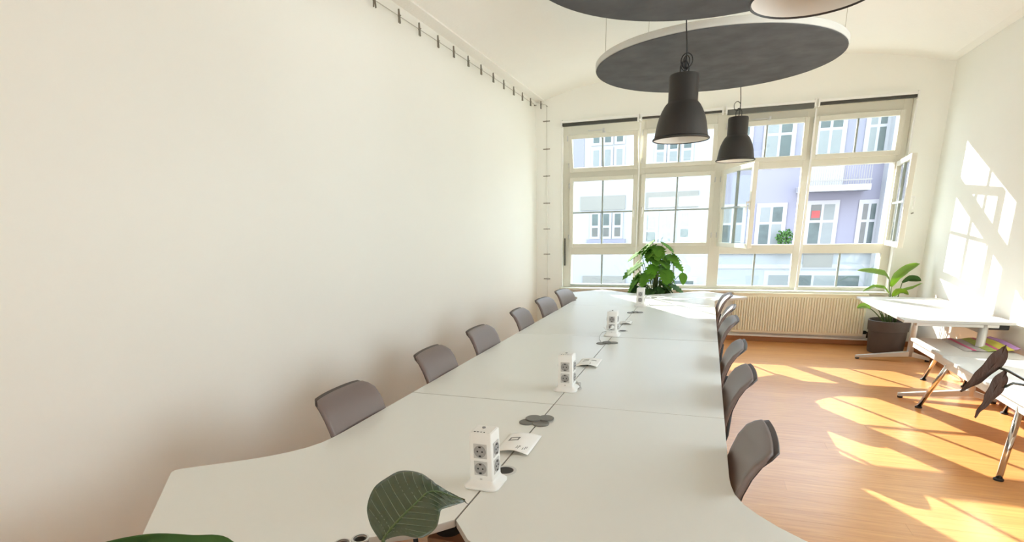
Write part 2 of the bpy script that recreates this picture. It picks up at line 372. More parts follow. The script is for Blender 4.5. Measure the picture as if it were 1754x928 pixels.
# ---------------------------------------------------------------- conference desks
def rnd(pts, i, r, n=5):
    """round corner i of an outline"""
    p = Vector(pts[i]); a = Vector(pts[i - 1]); b = Vector(pts[(i + 1) % len(pts)])
    u = (a - p).normalized(); v = (b - p).normalized(); A_ = p + u * r; B_ = p + v * r
    return [tuple((1 - t) ** 2 * A_ + 2 * t * (1 - t) * p + t * t * B_) for t in [k / n for k in range(n + 1)]]
OUT = [(-.0022, 2.5485), (-.8, 2.5485), (-.8, 1.92), (-.8035, 1.85), (-.813, 1.785), (-.836, 1.722), (-.875, 1.662), (-.925, 1.603), (-.985, 1.548)]
_c = [(-.985, 1.548), (-1.188, 1.390), (-.674, .80), (-.22, 1.185)]
OUT += rnd(_c, 1, .035) + rnd(_c, 2, .035) + [(-.22, 1.185), (-.08, 1.275), (-.0022, 1.365)]
def wing(sx, far):
    pts = []
    for x, y in OUT:
        yy = y if not far else ((8.57 - y) if y < 2.3 else 6.1515)
        if not far and y > 2.5: yy = 2.5465 if sx < 0 else 2.5492
        pts.append((x * (-1 if sx > 0 else 1), yy))
    return pts
def desk(label, pts, cx, cy, xs):
    t = thing('conference_desk', label, 'desk', (cx, cy, 0), 0, 'desks of the long conference table')
    bm = B(); prism(bm, [(x - cx, y - cy) for x, y in pts], .704, .73)
    dk = obj('desktop', bm, 'desk', t, bevel=.0012, seg=1); dk.data.materials.append(M['edge'])
    for p in dk.data.polygons:
        if abs(p.normal.z) < .5: p.material_index = 1
    ys = [p[1] for p in pts if abs(p[0]) < .81 and abs(p[0]) > 0.0]
    y0, y1 = xs
    for yy in (y0, y1):
        bm = B(); sgn = 1 if cx > 0 else -1; bxx = sgn * .40 - cx
        tube(bm, [(bxx, yy - cy, .04), (bxx, yy - cy, .68)], .03, 12); obj('leg', bm, 'alu', t, smooth=True)
        bx('leg_foot', 'alu', t, bxx - .22, bxx + .14, yy - cy - .03, yy - cy + .03, 0.0, .04, .008)
        bx('leg_bracket', 'alu', t, bxx - .2, bxx + .2, yy - cy - .025, yy - cy + .025, .672, .704, .003)
    bx('crossbar', 'alu', t, sgn * .40 - cx - .015, sgn * .40 - cx + .015, y0 - cy + .02, y1 - cy - .02, .60, .66, .003)
    return t
for sx, side in ((-1, 'left'), (1, 'right')):
    desk('pale grey desk with angled front wing at the near %s end of the long table' % side, wing(sx, False), sx * .4, 1.9, (1.55, 2.44))
    def rect(y0, y1): return [(sx * .0022, y0), (sx * .8, y0), (sx * .8, y1), (sx * .0022, y1)]
    desk('pale grey rectangular desk, second from the camera on the %s side of the table' % side, rect(2.5525 if sx < 0 else 2.5505, 4.3465), sx * .4, 3.45, (2.66, 4.24))
    desk('pale grey rectangular desk, third from the camera on the %s side of the table' % side, rect(4.3525, 6.1490), sx * .4, 5.25, (4.46, 6.03))
    desk('pale grey desk with angled wing at the far %s end near the window' % side, wing(sx, True), sx * .4, 6.8, (6.32, 7.0))
# ---------------------------------------------------------------- chairs
def chair_proto():
    t = thing('conference_chair', 'x', 'chair', (0, 0, 0), 0, 'taupe chairs along the conference table')
    # local: faces +x ; backrest at -x
    PR = [(-.165, .43), (-.168, .50), (-.174, .58), (-.182, .66), (-.199, .73), (-.220, .79), (-.247, .836), (-.275, .864), (-.297, .880)]
    def backrow(off, x_out, shrink=0.0):
        rows = []
        n = len(PR)
        for i, (x, z) in enumerate(PR):
            q = i / (n - 1); hw = .215 - .008 * (1 - q)
            if i == n - 1: hw -= .048
            if i == n - 2: hw -= .019
            if i == n - 3: hw -= .006
            if i == 0: hw -= .05
            if i == 1: hw -= .012
            hw -= shrink
            r = []
            for k in range(13):
                s = -1 + 2 * k / 12
                r.append((x + off + .014 * s * s * (1 - .4 * q), s * hw, z - (.006 * abs(s) ** 3 if i >= n - 2 else 0)))
            rows.append(r)
        return rows
    bm = B(); sheet(bm, backrow(0, 0), .022)
    o = obj('backrest', bm, 'chair', t, smooth=True); b = o.modifiers.new('bevel', 'BEVEL'); b.width = .008; b.segments = 3; b.angle_limit = R(50); b.limit_method = 'ANGLE'
    bm = B(); sheet(bm, backrow(-.021, 0, .006), .007); o = obj('back_shell', bm, 'chairback', t, smooth=True)
    bm = B(); pts = [(-.17, -.16), (-.12, -.205), (.12, -.215), (.21, -.17), (.225, 0), (.21, .17), (.12, .215), (-.12, .205), (-.17, .16)]
    prism(bm, pts, .43, .475); obj('seat', bm, 'chair', t, bevel=.015, seg=3)
    bm = B(); tube(bm, [(-.05, 0, .41), (-.18, 0, .42), (-.205, 0, .52), (-.215, 0, .66)], .016, 8); obj('back_support', bm, 'black', t, smooth=True)
    bm = B(); box(bm, -.12, .13, -.12, .12, .405, .43); obj('seat_plate', bm, 'black', t, bevel=.004)
    for px_, py in ((-1, -1), (-1, 1), (1, -1), (1, 1)):
        bm = B(); tube(bm, [(px_ * .10, py * .10, .41), (px_ * .165, py * .175, .012)], .013, 8, .010); lg = obj('leg', bm, 'black', t, smooth=True)
        bm = B(); tube(bm, [(px_ * .165, py * .175, 0), (px_ * .165, py * .175, .016)], .014, 8); obj('leg_cap', bm, 'black', lg)
    return t
ch = chair_proto()
LY = [2.08, 2.98, 3.75, 4.71, 5.50, 6.30]; RY = [1.99, 2.90, 3.60, 4.60, 5.30, 6.22]
LNOTE = ['nearest the camera', 'second from the camera', 'third from the camera', 'fourth from the camera', 'fifth from the camera', 'farthest from the camera']
LTURN = [0, .02, -.03, .02, -.10, -.16]; RTURN = [0, .02, -.02, .03, -.06, .05]
first = True
for side, ys, x, rz, tn in (('left', LY, -.62, 0, LTURN), ('right', RY, .625, math.pi, RTURN)):
    for i, yy in enumerate(ys):
        lb = 'taupe padded chair on the %s side of the long table, %s' % (side, LNOTE[i])
        if first: c = ch; first = False
        else: c = dup(ch)
        c.location = (x + (0.012 if side == 'right' and i > 3 else 0), yy, 0); c.rotation_euler = (0, 0, rz + tn[i]); c['label'] = lb
# ---------------------------------------------------------------- pendant lamps
def lamp(x, y, z0, label, loops):
    t = thing('pendant_lamp', label, 'lamp', (x, y, z0), 0, 'dark bell pendant lamps over the table')
    S = .378 / 2
    pro = [(S * .985, .006), (S * 1.0, .000), (S * 1.035, .004), (S * 1.03, .012), (S * .965, .022), (S * .93, .06), (S * .885, .11), (S * .82, .155), (S * .72, .197), (S * .645, .222), (S * .60, .233), (S * .545, .243), (S * .525, .250), (S * .525, .405), (S * .50, .418), (S * .42, .420)]
    ins = [(S * .41, .412), (S * .49, .408), (S * .515, .400), (S * .515, .242), (S * .595, .226), (S * .71, .192), (S * .81, .15), (S * .875, .107), (S * .92, .057), (S * .955, .018), (S * .985, .006)]
    bm = B(); seg = 48
    rings = [[bm.verts.new((r * math.cos(2 * math.pi * k / seg), r * math.sin(2 * math.pi * k / seg), z)) for k in range(seg)] for r, z in pro]
    for a, b in zip(rings, rings[1:]):
        for k in range(seg): bm.faces.new((a[k], a[(k + 1) % seg], b[(k + 1) % seg], b[k]))
    bm.faces.new(rings[-1])
    smooth_angle(obj('shade', bm, 'lamp', t), 38)
    bm = B()
    rings = [[bm.verts.new((r * math.cos(2 * math.pi * k / seg), r * math.sin(2 * math.pi * k / seg), z)) for k in range(seg)] for r, z in ins]
    for a, b in zip(rings, rings[1:]):
        for k in range(seg): bm.faces.new((a[k], a[(k + 1) % seg], b[(k + 1) % seg], b[k]))
    bm.faces.new(rings[0])
    smooth_angle(obj('shade_lining', bm, 'lampin', t, norm=False), 38)
    bm = B(); lathe(bm, [(.0, .40), (.022, .40), (.022, .33), (.034, .31), (.045, .27), (.046, .24), (.035, .205), (.015, .19), (.0, .188)], 20); smooth_angle(obj('bulb', bm, 'lampin', t), 40)
    bm = B()
    for s in (-1, 1): tube(bm, [(s * .028, 0, .418), (s * .028, 0, .47), (s * .012, 0, .50)], .004, 6)
    tube(bm, [(-.014, 0, .50), (.014, 0, .50)], .006, 6); obj('hanger', bm, 'black', t)
    zt = zc(x) - z0
    bm = B(); pts = []
    for k in range(25):
        q = k / 24; a = q * 9
        pts.append((.010 * math.sin(a * 1.3) * (1 - q), .010 * math.cos(a) * (1 - q) - .01 * (1 - q), .42 + (zt - .42) * q))
    tube(bm, pts, .0045, 6); obj('cord', bm, 'black', t, smooth=True)
    bm = B()
    for j in range(loops):
        rr = .026 + .004 * j if loops > 1 else .036; cz = .475 + .010 * j; tl = .5 + .9 * j
        pts = []
        for k in range(21):
            a = 2 * math.pi * k / 20
            u = Vector((rr * math.cos(a) * math.cos(tl), rr * math.cos(a) * math.sin(tl), 1.2 * rr * math.sin(a)))
            pts.append(u + Vector((-.02 if loops == 1 else .004 * j, 0, cz + (.05 if loops == 1 else 0))))
        tube(bm, pts, .0035, 6)
    obj('cord_loop', bm, 'black', t, smooth=True)
    bm = B(); lathe(bm, [(.0, zt - .03), (.02, zt - .028), (.05, zt - .01), (.052, zt + .01), (0, zt + .01)], 24); smooth_angle(obj('ceiling_rose', bm, 'white', t), 40)
    return t
lamp(.448, 4.35, 2.158, 'dark grey bell pendant lamp hanging in the middle with tangled cord', 4)
lamp(.892, 6.55, 2.212, 'dark grey bell pendant lamp farthest away, in front of the window', 1)
lamp(.945, 2.27, 2.290, 'pendant lamp nearest the camera, only its pale lit inside cut by the frame top', 2)
# ---------------------------------------------------------------- acoustic discs
def disc(x, y, r, label):
    z = 2.87; t = thing('acoustic_disc', label, 'acoustic panel', (x, y, z), 0, 'round acoustic ceiling panels')
    bm = B(); lathe(bm, [(0, .004), (r - .012, .004), (r - .004, .006), (r, .012), (r, .050), (r - .006, .056), (0, .056)], 96); smooth_angle(obj('rim', bm, 'discrim', t), 35)
    bm = B(); lathe(bm, [(0, 0), (r - .012, 0), (r - .006, .0035), (0, .0035)], 96); obj('underside', bm, 'disc', t)
    for px_, py in ((-.83, -.46), (.89, -.36), (-.62, .70), (.62, .70)):
        bm = B(); tube(bm, [(px_, py, .05), (px_, py, zc(x + px_) - z + .005)], .0022, 5); obj('suspension_wire', bm, 'wire', t)
    return t
disc(.625, 5.42, .98, 'dark grey round acoustic panel with pale rim, whole and nearer the window')
disc(.613, 3.29, .965, 'dark grey round acoustic panel cut off by the top of the picture')
bm = B(); box(bm, -.05, .05, -.03, .03, -.05, 0); box(bm, -.11, -.05, -.006, .006, -.03, -.02); tube(bm, [(.0, 0, -.05), (.01, 0, -.09), (.05, 0, -.07)], .006, 6); tube(bm, [(.08, 0, 0), (.08, 0, -.11)], .005, 6)
o = obj('ceiling_junction', bm, 'sockcup', bevel=.004); o.location = (.86, 5.0, zc(.86) + .002); tag(o, 'small grey cable junction on the ceiling between the two round panels', 'junction box')
# ---------------------------------------------------------------- wall wires with clips
def wy(y): return 3.215 + (y - 4.0) * .009
t = thing('curtain_wire', 'thin steel wire strung along the top of the left wall', 'wire', (-1.745, 4.0, 3.2))
bm = B(); pts = []
for k in range(40):
    yy = -1.0 + (8.2 + 1.0) * k / 39; pts.append((0, yy - 4.0, wy(yy) - 3.2))
tube(bm, pts, .0032, 6); obj('wire', bm, 'wire', t)
for yy in (-.95, 3.3, 8.17):
    bm = B(); tube(bm, [(-.026, yy - 4, wy(yy) - 3.2), (.006, yy - 4, wy(yy) - 3.2)], .007, 8); obj('wall_hook', bm, 'clip', t)
bm = B()
t2 = thing('curtain_wire', 'thin steel wire running down beside the left edge of the window', 'wire', (-1.600, 8.225, .45))
tube(bm, [(0, 0, 0), (.002, 0, .8), (0, 0, 1.6), (-.002, 0, 2.2), (0, 0, 2.80)], .0032, 6); tube(bm, [(0, 0, 2.80), (-.10, -.02, 2.835), (-.14, -.03, 2.84)], .0032, 6); obj('wire', bm, 'wire', t2)
for zz in (.005, 2.79):
    bm = B(); tube(bm, [(0, .026, zz), (0, -.006, zz)], .007, 8); obj('wall_hook', bm, 'clip', t2)
def clip_proto():
    t = thing('metal_clip', 'x', 'clip', (0, 0, 0), 0, 'metal clips on the wall wires')
    for s in (-1, 1):
        bm = B(); box(bm, -.007, .007, s * .006 - .0015, s * .006 + .0015, -.055, .045, Matrix.Rotation(s * R(6), 4, 'X')); obj('jaw', bm, 'clip', t, bevel=.001)
    bm = B(); tube(bm, [(-.009, 0, -.003), (.009, 0, -.003)], .009, 8); obj('spring', bm, 'clip', t)
    bm = B(); lathe(bm, [(.006, -.002), (.009, 0), (.006, .002)], 10, (0.010, 0, 0)); obj('ring', bm, 'clip', t)
    return t
cp = clip_proto()
CY = [4.025, 4.379, 4.714, 5.066, 5.401, 5.751, 6.097, 6.465, 6.816, 7.182, 7.536, 7.899]
for i, yy in enumerate(CY):
    c = cp if i == 0 else dup(cp)
    c.location = (-1.738, yy, wy(yy)); c.rotation_euler = (0, 0, random.uniform(-.2, .2))
    c['label'] = 'metal clip on the wire along the left wall, %s counted from the window corner' % ORD[11 - i]
c = dup(cp, (-1.68, 8.205, 3.262), 0, 'metal clip at the corner where the left wall meets the window wall')
VZ = [3.043, 2.674, 2.308, 1.931, 1.564, 1.197, .83]
for i, zz in enumerate(VZ):
    c = dup(cp, (-1.598, 8.222, zz), 0, 'metal clip on the upright wire left of the window, %s from the top' % ORD[i]); c.rotation_euler = (0, R(90), R(0))
# ---------------------------------------------------------------- power towers
def tower(x, y, label, plug=False, cable=None):
    t = thing('power_tower', label, 'socket tower', (x, y, .73), 0, 'white power socket towers on the table')
    bm = B()
    def ring(hw, z, rr):
        pts = []
        for cx_, cy_, a0 in ((1, 1, 0), (-1, 1, 90), (-1, -1, 180), (1, -1, 270)):
            for k in range(4):
                a = R(a0 + 30 * k); pts.append(bm.verts.new((cx_ * (hw - rr) + rr * math.cos(a), cy_ * (hw - rr) + rr * math.sin(a), z)))
        return pts
    def loft(spec):
        rs = [ring(*s) for s in spec]
        for a, b in zip(rs, rs[1:]):
            n = len(a)
            for k in range(n): bm.faces.new((a[k], a[(k + 1) % n], b[(k + 1) % n], b[k]))
        bm.faces.new(rs[0][::-1]); bm.faces.new(rs[-1])
    loft([(.060, 0, .022), (.063, .003, .024), (.063, .009, .024), (.058, .014, .02), (.048, .020, .012), (.042, .030, .006)]); smooth_angle(obj('base', bm, 'socket', t), 50)
    bm = B(); loft([(.0415, .025, .005), (.0400, .196, .005), (.0375, .199, .004)]); smooth_angle(obj('body', bm, 'socket', t), 50)
    bm = B(); box(bm, -.033, .033, -.033, .033, .199, .2002); obj('top_plate', bm, 'socket', t)
    bm = B()
    for k, s in enumerate((-.022, -.011, .001, .012)): box(bm, s - (.003 if k < 2 else .002), s + (.003 if k < 2 else .002), -.031, -.026, .1995, .2012)
    obj('usb_port', bm, 'black', t)
    bm = B(); lathe(bm, [(0, 0), (.006, 0), (.006, .004), (0, .004)], 14, (-.005, .012, .2)); obj('power_button', bm, 'sockcup', t)
    for fi, (nx, ny) in enumerate(((0, -1), (1, 0), (-1, 0), (0, 1))):
        rz = math.atan2(ny, nx) + math.pi / 2
        for lv in (0, 1):
            zc_ = .074 + .062 * lv
            mt = Matrix.Translation((nx * .0408, ny * .0408, zc_)) @ Matrix.Rotation(rz, 4, 'Z')
            bm = B(); box(bm, -.024, .024, -.0022, .004, -.026, .026); s_ = obj('socket', bm, 'sockgrey', t, bevel=.0015); s_.matrix_local = mt
            bm = B(); prf = [(0, -.0035), (.015, -.0035), (.0175, -.0032), (.0200, -.0045), (.0215, -.0040), (.0215, -.001), (0, -.001)]
            sg = 24; rings = [[bm.verts.new((r * math.cos(2 * math.pi * k / sg), z, r * math.sin(2 * math.pi * k / sg))) for k in range(sg)] for r, z in prf if r > 0]
            for a, b in zip(rings, rings[1:]):
                for k in range(sg): bm.faces.new((a[k], a[(k + 1) % sg], b[(k + 1) % sg], b[k]))
            bm.faces.new(rings[0]); obj('socket_cup', bm, 'sockcup', s_)
            bm = B(); 
            for q in (-.0085, .0085): box(bm, q - .0025, q + .0025, -.0048, -.003, -.0025, .0025)
            box(bm, -.004, .004, -.0052, -.003, .0135, .0185); box(bm, -.004, .004, -.0052, -.003, -.0185, -.0135)
            obj('pin_hole', bm, 'black', s_)
    bm = B(); box(bm, -.004, .004, -.0425, -.041, .032, .038); obj('indicator', bm, 'sockgrey', t)
    if plug:
        bm = B(); tube(bm, [(.005, -.044, .074), (.005, -.066, .074)], .017, 12, .013); tube(bm, [(.004, -.064, .072), (-.015, -.075, .062), (-.045, -.06, .058), (-.062, -.03, .07)], .0035, 6); obj('plug', bm, 'socket', t, smooth=True)
    if cable:
        bm = B(); tube(bm, cable, .003, 6); obj('cable', bm, 'sockgrey', t, smooth=True)
    return t
tower(-.002, 1.625, 'white power tower standing nearest the camera beside the big leaf')
tower(.000, 2.820, 'white power tower, second from the camera, with a grey cable looped behind', cable=[(.04, .035, .03), (.07, .03, .035), (.075, .0, .02), (.06, -.01, .006), (.075, .03, .004), (.02, .16, .004)])
tower(-.005, 4.420, 'white power tower, third from the camera, with a white plug in front', plug=True, cable=[(-.045, .0, .03), (-.075, -.03, .03), (-.085, -.10, .01), (-.07, -.2, .004), (-.04, -.29, .004)])
tower(.025, 6.170, 'white power tower farthest from the camera, in front of the monstera', cable=[(.04, .03, .03), (.08, .04, .03), (.09, .1, .006), (.06, .3, .004)])
# grommets and their lids
def lids(x, y, label, spots):
    t = thing('cable_cover', label, 'cable cover', (x, y, .73), 0, 'grey cable caps along the table joint')
    for i, (dx, dy, r, z) in enumerate(spots):
        bm = B(); lathe(bm, [(0, 0), (r, 0), (r, .004), (r - .003, .006), (0, .006)], 28, (dx, dy, z)); obj('cap_disc', bm, 'grommet', t)
    return t
lids(-.01, 2.275, 'four overlapping grey round cable caps on the joint behind the nearest leaflet', [(-.040, -.020, .036, 0), (-.018, .020, .040, .0065), (.026, -.022, .038, .0005), (.034, .036, .037, .0068)])
lids(.005, 4.095, 'dark grey cable caps on the table joint in front of the third tower', [(-.04, -.02, .036, 0), (.0, .0, .034, .0065), (.045, .02, .036, 0)])
lids(.025, 5.68, 'dark grey cable caps on the table joint in front of the farthest tower', [(-.04, -.02, .036, 0), (0, 0, .034, .0065), (.045, .02, .036, 0)])
lids(.062, 6.92, 'dark grey cable caps on the table joint behind the farthest tower', [(-.035, -.02, .036, 0), (.04, .02, .036, 0)])
for x, y, lb in ((.028, 1.74, 'open round cable grommet with dark hole behind the nearest tower'), (.05, 4.63, 'open round cable grommet with dark hole behind the third tower')):
    t = thing('cable_grommet', lb, 'cable cover', (x, y, .73), 0, 'open cable grommets along the table joint')
    bm = B(); lathe(bm, [(.030, 0), (.042, 0), (.042, .0025), (.032, .003)], 32, closed=True); obj('grommet_ring', bm, 'alu', t)
    bm = B(); lathe(bm, [(0, .0002), (.031, .0002), (.031, .0012), (0, .0012)], 32); obj('grommet_hole', bm, 'black', t)
# leaflets
def leaflet(x, y, rz, label, wd, ln, curl, marks):
    t = thing('leaflet', label, 'leaflet', (x, y, .7305), rz, 'white leaflets along the table joint')
    def S(u, v, o=0.0):
        px_, py = (u - .5) * wd, (v - .5) * ln
        z = .0015 + curl * (math.sin(math.pi * min(1, max(0, u * .9 + .02))) ** 1.3) * (.55 + .45 * (1 - v)) * .75
        return (px_, py, z + o)
    bm = B(); sheet(bm, [[S(i / 12, j / 12) for i in range(13)] for j in range(13)], -.0006); obj('sheet', bm, 'paper', t, smooth=True)
    bm = B()
    for u0, u1, v0, v1 in marks:
        g = [[bm.verts.new(S(u0 + (u1 - u0) * i / 4, v0 + (v1 - v0) * j / 2, .0012)) for i in range(5)] for j in range(3)]
        for a, b in zip(g, g[1:]):
            for i in range(4): bm.faces.new((a[i], a[i + 1], b[i + 1], b[i]))
    obj('print', bm, 'ink', t)
    return t
FR = [(.14, .46, .54, .585), (.14, .46, .685, .73), (.14, .19, .54, .73), (.41, .46, .54, .73)]
TX = [(.58, .60, .12, .25), (.63, .65, .12, .28), (.66, .675, .2, .28), (.76, .78, .12, .22), (.81, .83, .15, .30), (.85, .865, .22, .32)]
leaflet(-.003, 1.995, R(1), 'white curled leaflet with grey frame mark beside the nearest power tower', .138, .215, .022, FR + TX)
leaflet(.002, 3.44, R(1), 'white curled leaflet lying behind the second power tower', .135, .215, .020, [(.15, .45, .55, .62), (.15, .42, .75, .80), (.55, .8, .62, .70), (.6, .63, .15, .3)])
leaflet(.022, 5.04, R(2), 'white curled leaflet lying behind the third power tower', .11, .16, .016, [(.15, .45, .55, .62), (.55, .8, .62, .70)])
# ---------------------------------------------------------------- side desk on the right
DX0, DX1, DY0, DY1 = 2.375, 3.19, 5.72, 7.45
t = thing('side_desk', 'white desk against the right wall, sunlit, on silver splayed feet', 'desk', ((DX0 + DX1) / 2, (DY0 + DY1) / 2, 0))
hx, hy = (DX1 - DX0) / 2, (DY1 - DY0) / 2
bm = B(); box(bm, -hx, hx, -hy, hy, .703, .73); obj('desktop', bm, 'desk2', t, bevel=.006, seg=3)
bm = B()
for yy in (-.60, .02, .62): box(bm, hx - .045, hx - .015, yy - .06, yy + .06, .7295, .7312)
obj('cable_slot', bm, 'sockgrey', t)
for yl in (-hy + .05, hy - .06):
    px_ = 2.985 - (DX0 + DX1) / 2
    bm = B(); tube(bm, [(px_, yl, .055), (px_, yl, .70)], .033, 16); lg = obj('leg', bm, 'alu', t, smooth=True)
    bm = B()
    for x_end in (2.44 - (DX0 + DX1) / 2, 3.185 - (DX0 + DX1) / 2):
        s = 1 if x_end > px_ else -1
        a = [(px_, yl - .028, .055), (px_, yl + .028, .055), (px_, yl + .028, .115), (px_, yl - .028, .115)]
        b = [(x_end, yl - .020, .014), (x_end, yl + .020, .014), (x_end, yl + .020, .042), (x_end, yl - .020, .042)]
        A_ = [bm.verts.new(p) for p in a]; B_ = [bm.verts.new(p) for p in b]
        for k in range(4): bm.faces.new((A_[k], A_[(k + 1) % 4], B_[(k + 1) % 4], B_[k]))
        bm.faces.new(A_); bm.faces.new(B_)
    obj('leg_foot', bm, 'alu', t, bevel=.005)
    bm = B()
    for x_end in (2.46 - (DX0 + DX1) / 2, 3.165 - (DX0 + DX1) / 2): lathe(bm, [(0, 0), (.022, 0), (.022, .016), (0, .016)], 14, (x_end, yl, 0))
    obj('foot_pad', bm, 'black', t)
    bx('leg_bracket', 'alu', t, -.30, .30, yl - .03, yl + .03, .675, .703, .003)
bx('crossbar', 'alu', t, px_ - .02, px_ + .02, -hy + .06, hy - .07, .62, .68, .004)
bx('power_strip', 'black', t, .24, .385, -hy + .05, -hy + .13, .655, .70, .006)
# ---------------------------------------------------------------- low tables
def low_table(name, label, x0, x1, y0, y1, legs, h=.50):
    cx, cy = (x0 + x1) / 2, (y0 + y1) / 2
    t = thing(name, label, 'low table', (cx, cy, 0), 0, 'low white tables by the right wall')
    bx('table_top', 'desk2', t, x0 - cx, x1 - cx, y0 - cy, y1 - cy, h - .028, h, .005)
    bm = B()
    for a, b, c, d in ((x0 + .02, x0 + .04, y0 + .02, y1 - .02), (x1 - .04, x1 - .02, y0 + .02, y1 - .02), (x0 + .04, x1 - .04, y0 + .02, y0 + .04), (x0 + .04, x1 - .04, y1 - .04, y1 - .02)):
        box(bm, a - cx, b - cx, c - cy, d - cy, h - .085, h - .028)
    obj('apron', bm, 'desk2', t, bevel=.003)
    for (fx, fy, tx, ty) in legs:
        bm = B(); tube(bm, [(tx - cx, ty - cy, h - .03), (fx - cx, fy - cy, .012)], .021, 14, .018); lg = obj('leg', bm, 'chrome', t, smooth=True)
        bm = B(); lathe(bm, [(0, 0), (.027, 0), (.027, .010), (.018, .016), (0, .016)], 16, (fx - cx, fy - cy, 0)); obj('leg_glide', bm, 'black', lg)
    return t
low_table('low_table', 'long low white table with chrome splayed legs in front of the side desk', 2.555, 3.17, 3.72, 5.30,
          [(2.517, 5.47, 2.60, 5.23), (2.50, 3.97, 2.60, 4.12), (3.127, 5.47, 3.09, 5.23), (3.127, 3.97, 3.09, 4.12)])
low_table('low_table', 'short low white table carrying a folded striped cloth under the side desk', 2.575, 3.17, 5.31, 6.12,
          [(3.14, 6.30, 3.10, 6.06), (2.86, 6.50, 2.84, 6.06)])
t = thing('folded_cloth', 'folded cloth in pink, yellow, green and violet on the short low table', 'cloth', (2.99, 5.82, .50))
sx0, sx1 = -.19, .185; cuts = [(-.19, -.135, 'grey'), (-.135, -.105, 'pink'), (-.105, -.03, 'grey'), (-.03, .035, 'green'), (.035, .065, 'pink'), (.065, .15, 'yellow'), (.15, .19, 'violet')]
for a, b, m in cuts:
    rows = []
    for j in range(13):
        yy = -.26 + .54 * j / 12
        r = []
        for k in range(5):
            x = a + (b - a) * k / 4; q = (x - sx0) / (sx1 - sx0)
            r.append((x, yy + .05 * (1 - q) * 0, .006 + .035 * q * q + .006 * math.sin(9 * yy + 7 * x) * q + .004 * math.sin(40 * x)))
        rows.append(r)
    bm = B(); sheet(bm, rows, .004); obj('stripe', bm, m, t, smooth=True)
# ---------------------------------------------------------------- plants
def leafmesh(L, W, n=10, m=6, fold=.25, droop=.35, lobes=0, name='leaf', th=.0012, tip=1.0, wave=0.0, base=.35):
    """leaf along +x from the origin, drooping at the tip"""
    bm = B(); rows = []
    for i in range(n + 1):
        u = i / n
        wv = math.sin(math.pi * (u ** (.72 if base < .5 else 1.0))) ** .75 * W / 2
        if i == 0: wv = .004
        if i == n: wv = .002
        if lobes and 0 < i < n: wv *= (1.0 if i % 2 else 1 - lobes)
        ang = -droop * u * u * 1.6
        px_ = L * (u - .12 * droop * u * u); pz = -L * droop * u * u * .55
        r = []
        for k in range(-m, m + 1):
            s = k / m
            r.append((px_ + (0 if not lobes else -.10 * L * abs(s) * (1 - u)), wv * s, pz + abs(s) * wv * fold - wv * s * s * fold * .9 + wave * math.sin(9 * u + 2 * k)))
        rows.append(r)
    sheet(bm, rows, th); return bm
def arc(a, b, sag=.0, n=8):
    a, b = Vector(a), Vector(b); return [a.lerp(b, k / n) + Vector((0, 0, sag * math.sin(math.pi * k / n))) for k in range(n + 1)]
def orient(d, up=(0, 0, 1), roll=0.0):
    x = Vector(d).normalized(); y = Vector(up).cross(x)
    if y.length < .01: y = Vector((0, 1, 0))
    y.normalize(); z = x.cross(y)
    return (Matrix((x, y, z)).transposed() @ Matrix.Rotation(roll, 3, 'X')).to_euler()
# monstera behind the table
mp = thing('monstera_plant', 'bushy green monstera in a pot behind the far end of the table', 'plant', (.05, 7.72, 0))
bm = B(); lathe(bm, [(0, 0), (.13, 0), (.14, .01), (.17, .36), (.18, .365), (.18, .40), (.165, .40), (.16, .37), (0, .37)], 32); smooth_angle(obj('pot', bm, 'pot', mp), 40)
bm = B(); lathe(bm, [(0, .33), (.155, .34), (.158, .372), (0, .378)], 24); obj('soil', bm, 'soil', mp)
bm = B(); tube(bm, [(.0, .02, .36), (.0, .02, 1.0), (.01, .02, 1.27)], .024, 10); obj('moss_pole', bm, 'moss', mp, smooth=True)
lm = [leafmesh(.24, .22, 11, 5, .18, .30, .42), leafmesh(.21, .19, 11, 5, .22, .55, .35), leafmesh(.17, .14, 9, 5, .15, .45, 0)]
lmeshes = []
for i, b in enumerate(lm):
    me = bpy.data.meshes.new('leaf'); bmesh.ops.recalc_face_normals(b, faces=b.faces[:]); b.to_mesh(me); b.free()
    for p in me.polygons: p.use_smooth = True
    me.materials.append(M['leaf']); lmeshes.append(me)
def put_leaf(parent, me, base, d, roll=0, sc_=1.0, m=None):
    o = bpy.data.objects.new('leaf', me); col.objects.link(o); o.parent = parent; o.location = base; o.rotation_euler = orient(d, roll=roll); o.scale = (sc_,) * 3
    if m:
        o.data = me
        o.material_slots[0].link = 'OBJECT'; o.material_slots[0].material = M[m]
    return o
rng = random.Random(21)
leaves = [(-.06, -.04, 1.385, (-.5, -.7, -.45), 1.0, 0), (.07, -.03, 1.365, (.7, -.5, -.40), 1.0, 0), (.02, -.08, 1.30, (.1, -.9, -.6), 1.05, 0), (-.20, -.08, 1.25, (-.9, -.4, -.5), .95, 0), (.22, -.06, 1.13, (.8, -.6, -.6), .95, 0), (-.10, -.14, .98, (-.3, -.9, -.8), 1.05, 0), (.12, -.14, 1.02, (.3, -.9, -.8), 1.05, 0), (-.24, -.1, .88, (-.6, -.7, -.8), 1.0, 0), (-.25, -.09, 1.06, (-.8, -.45, -.6), 1.1, 0), (.14, -.05, 1.20, (.6, -.5, -.25), .95, 0), (.20, .0, 1.22, (.8, -.2, -.5), .8, 0), (.345, -.12, .985, (.28, -.35, -.9), 1.0, 2),
          (-.02, -.05, 1.31, (.6, -.6, -.5), .95, 0), (-.02, -.02, 1.33, (-.8, -.3, -.35), .9, 0), (-.12, -.1, 1.20, (-.7, -.6, -.4), 1.0, 0), (-.18, -.08, 1.10, (-.8, -.5, -.5), .9, 0)]
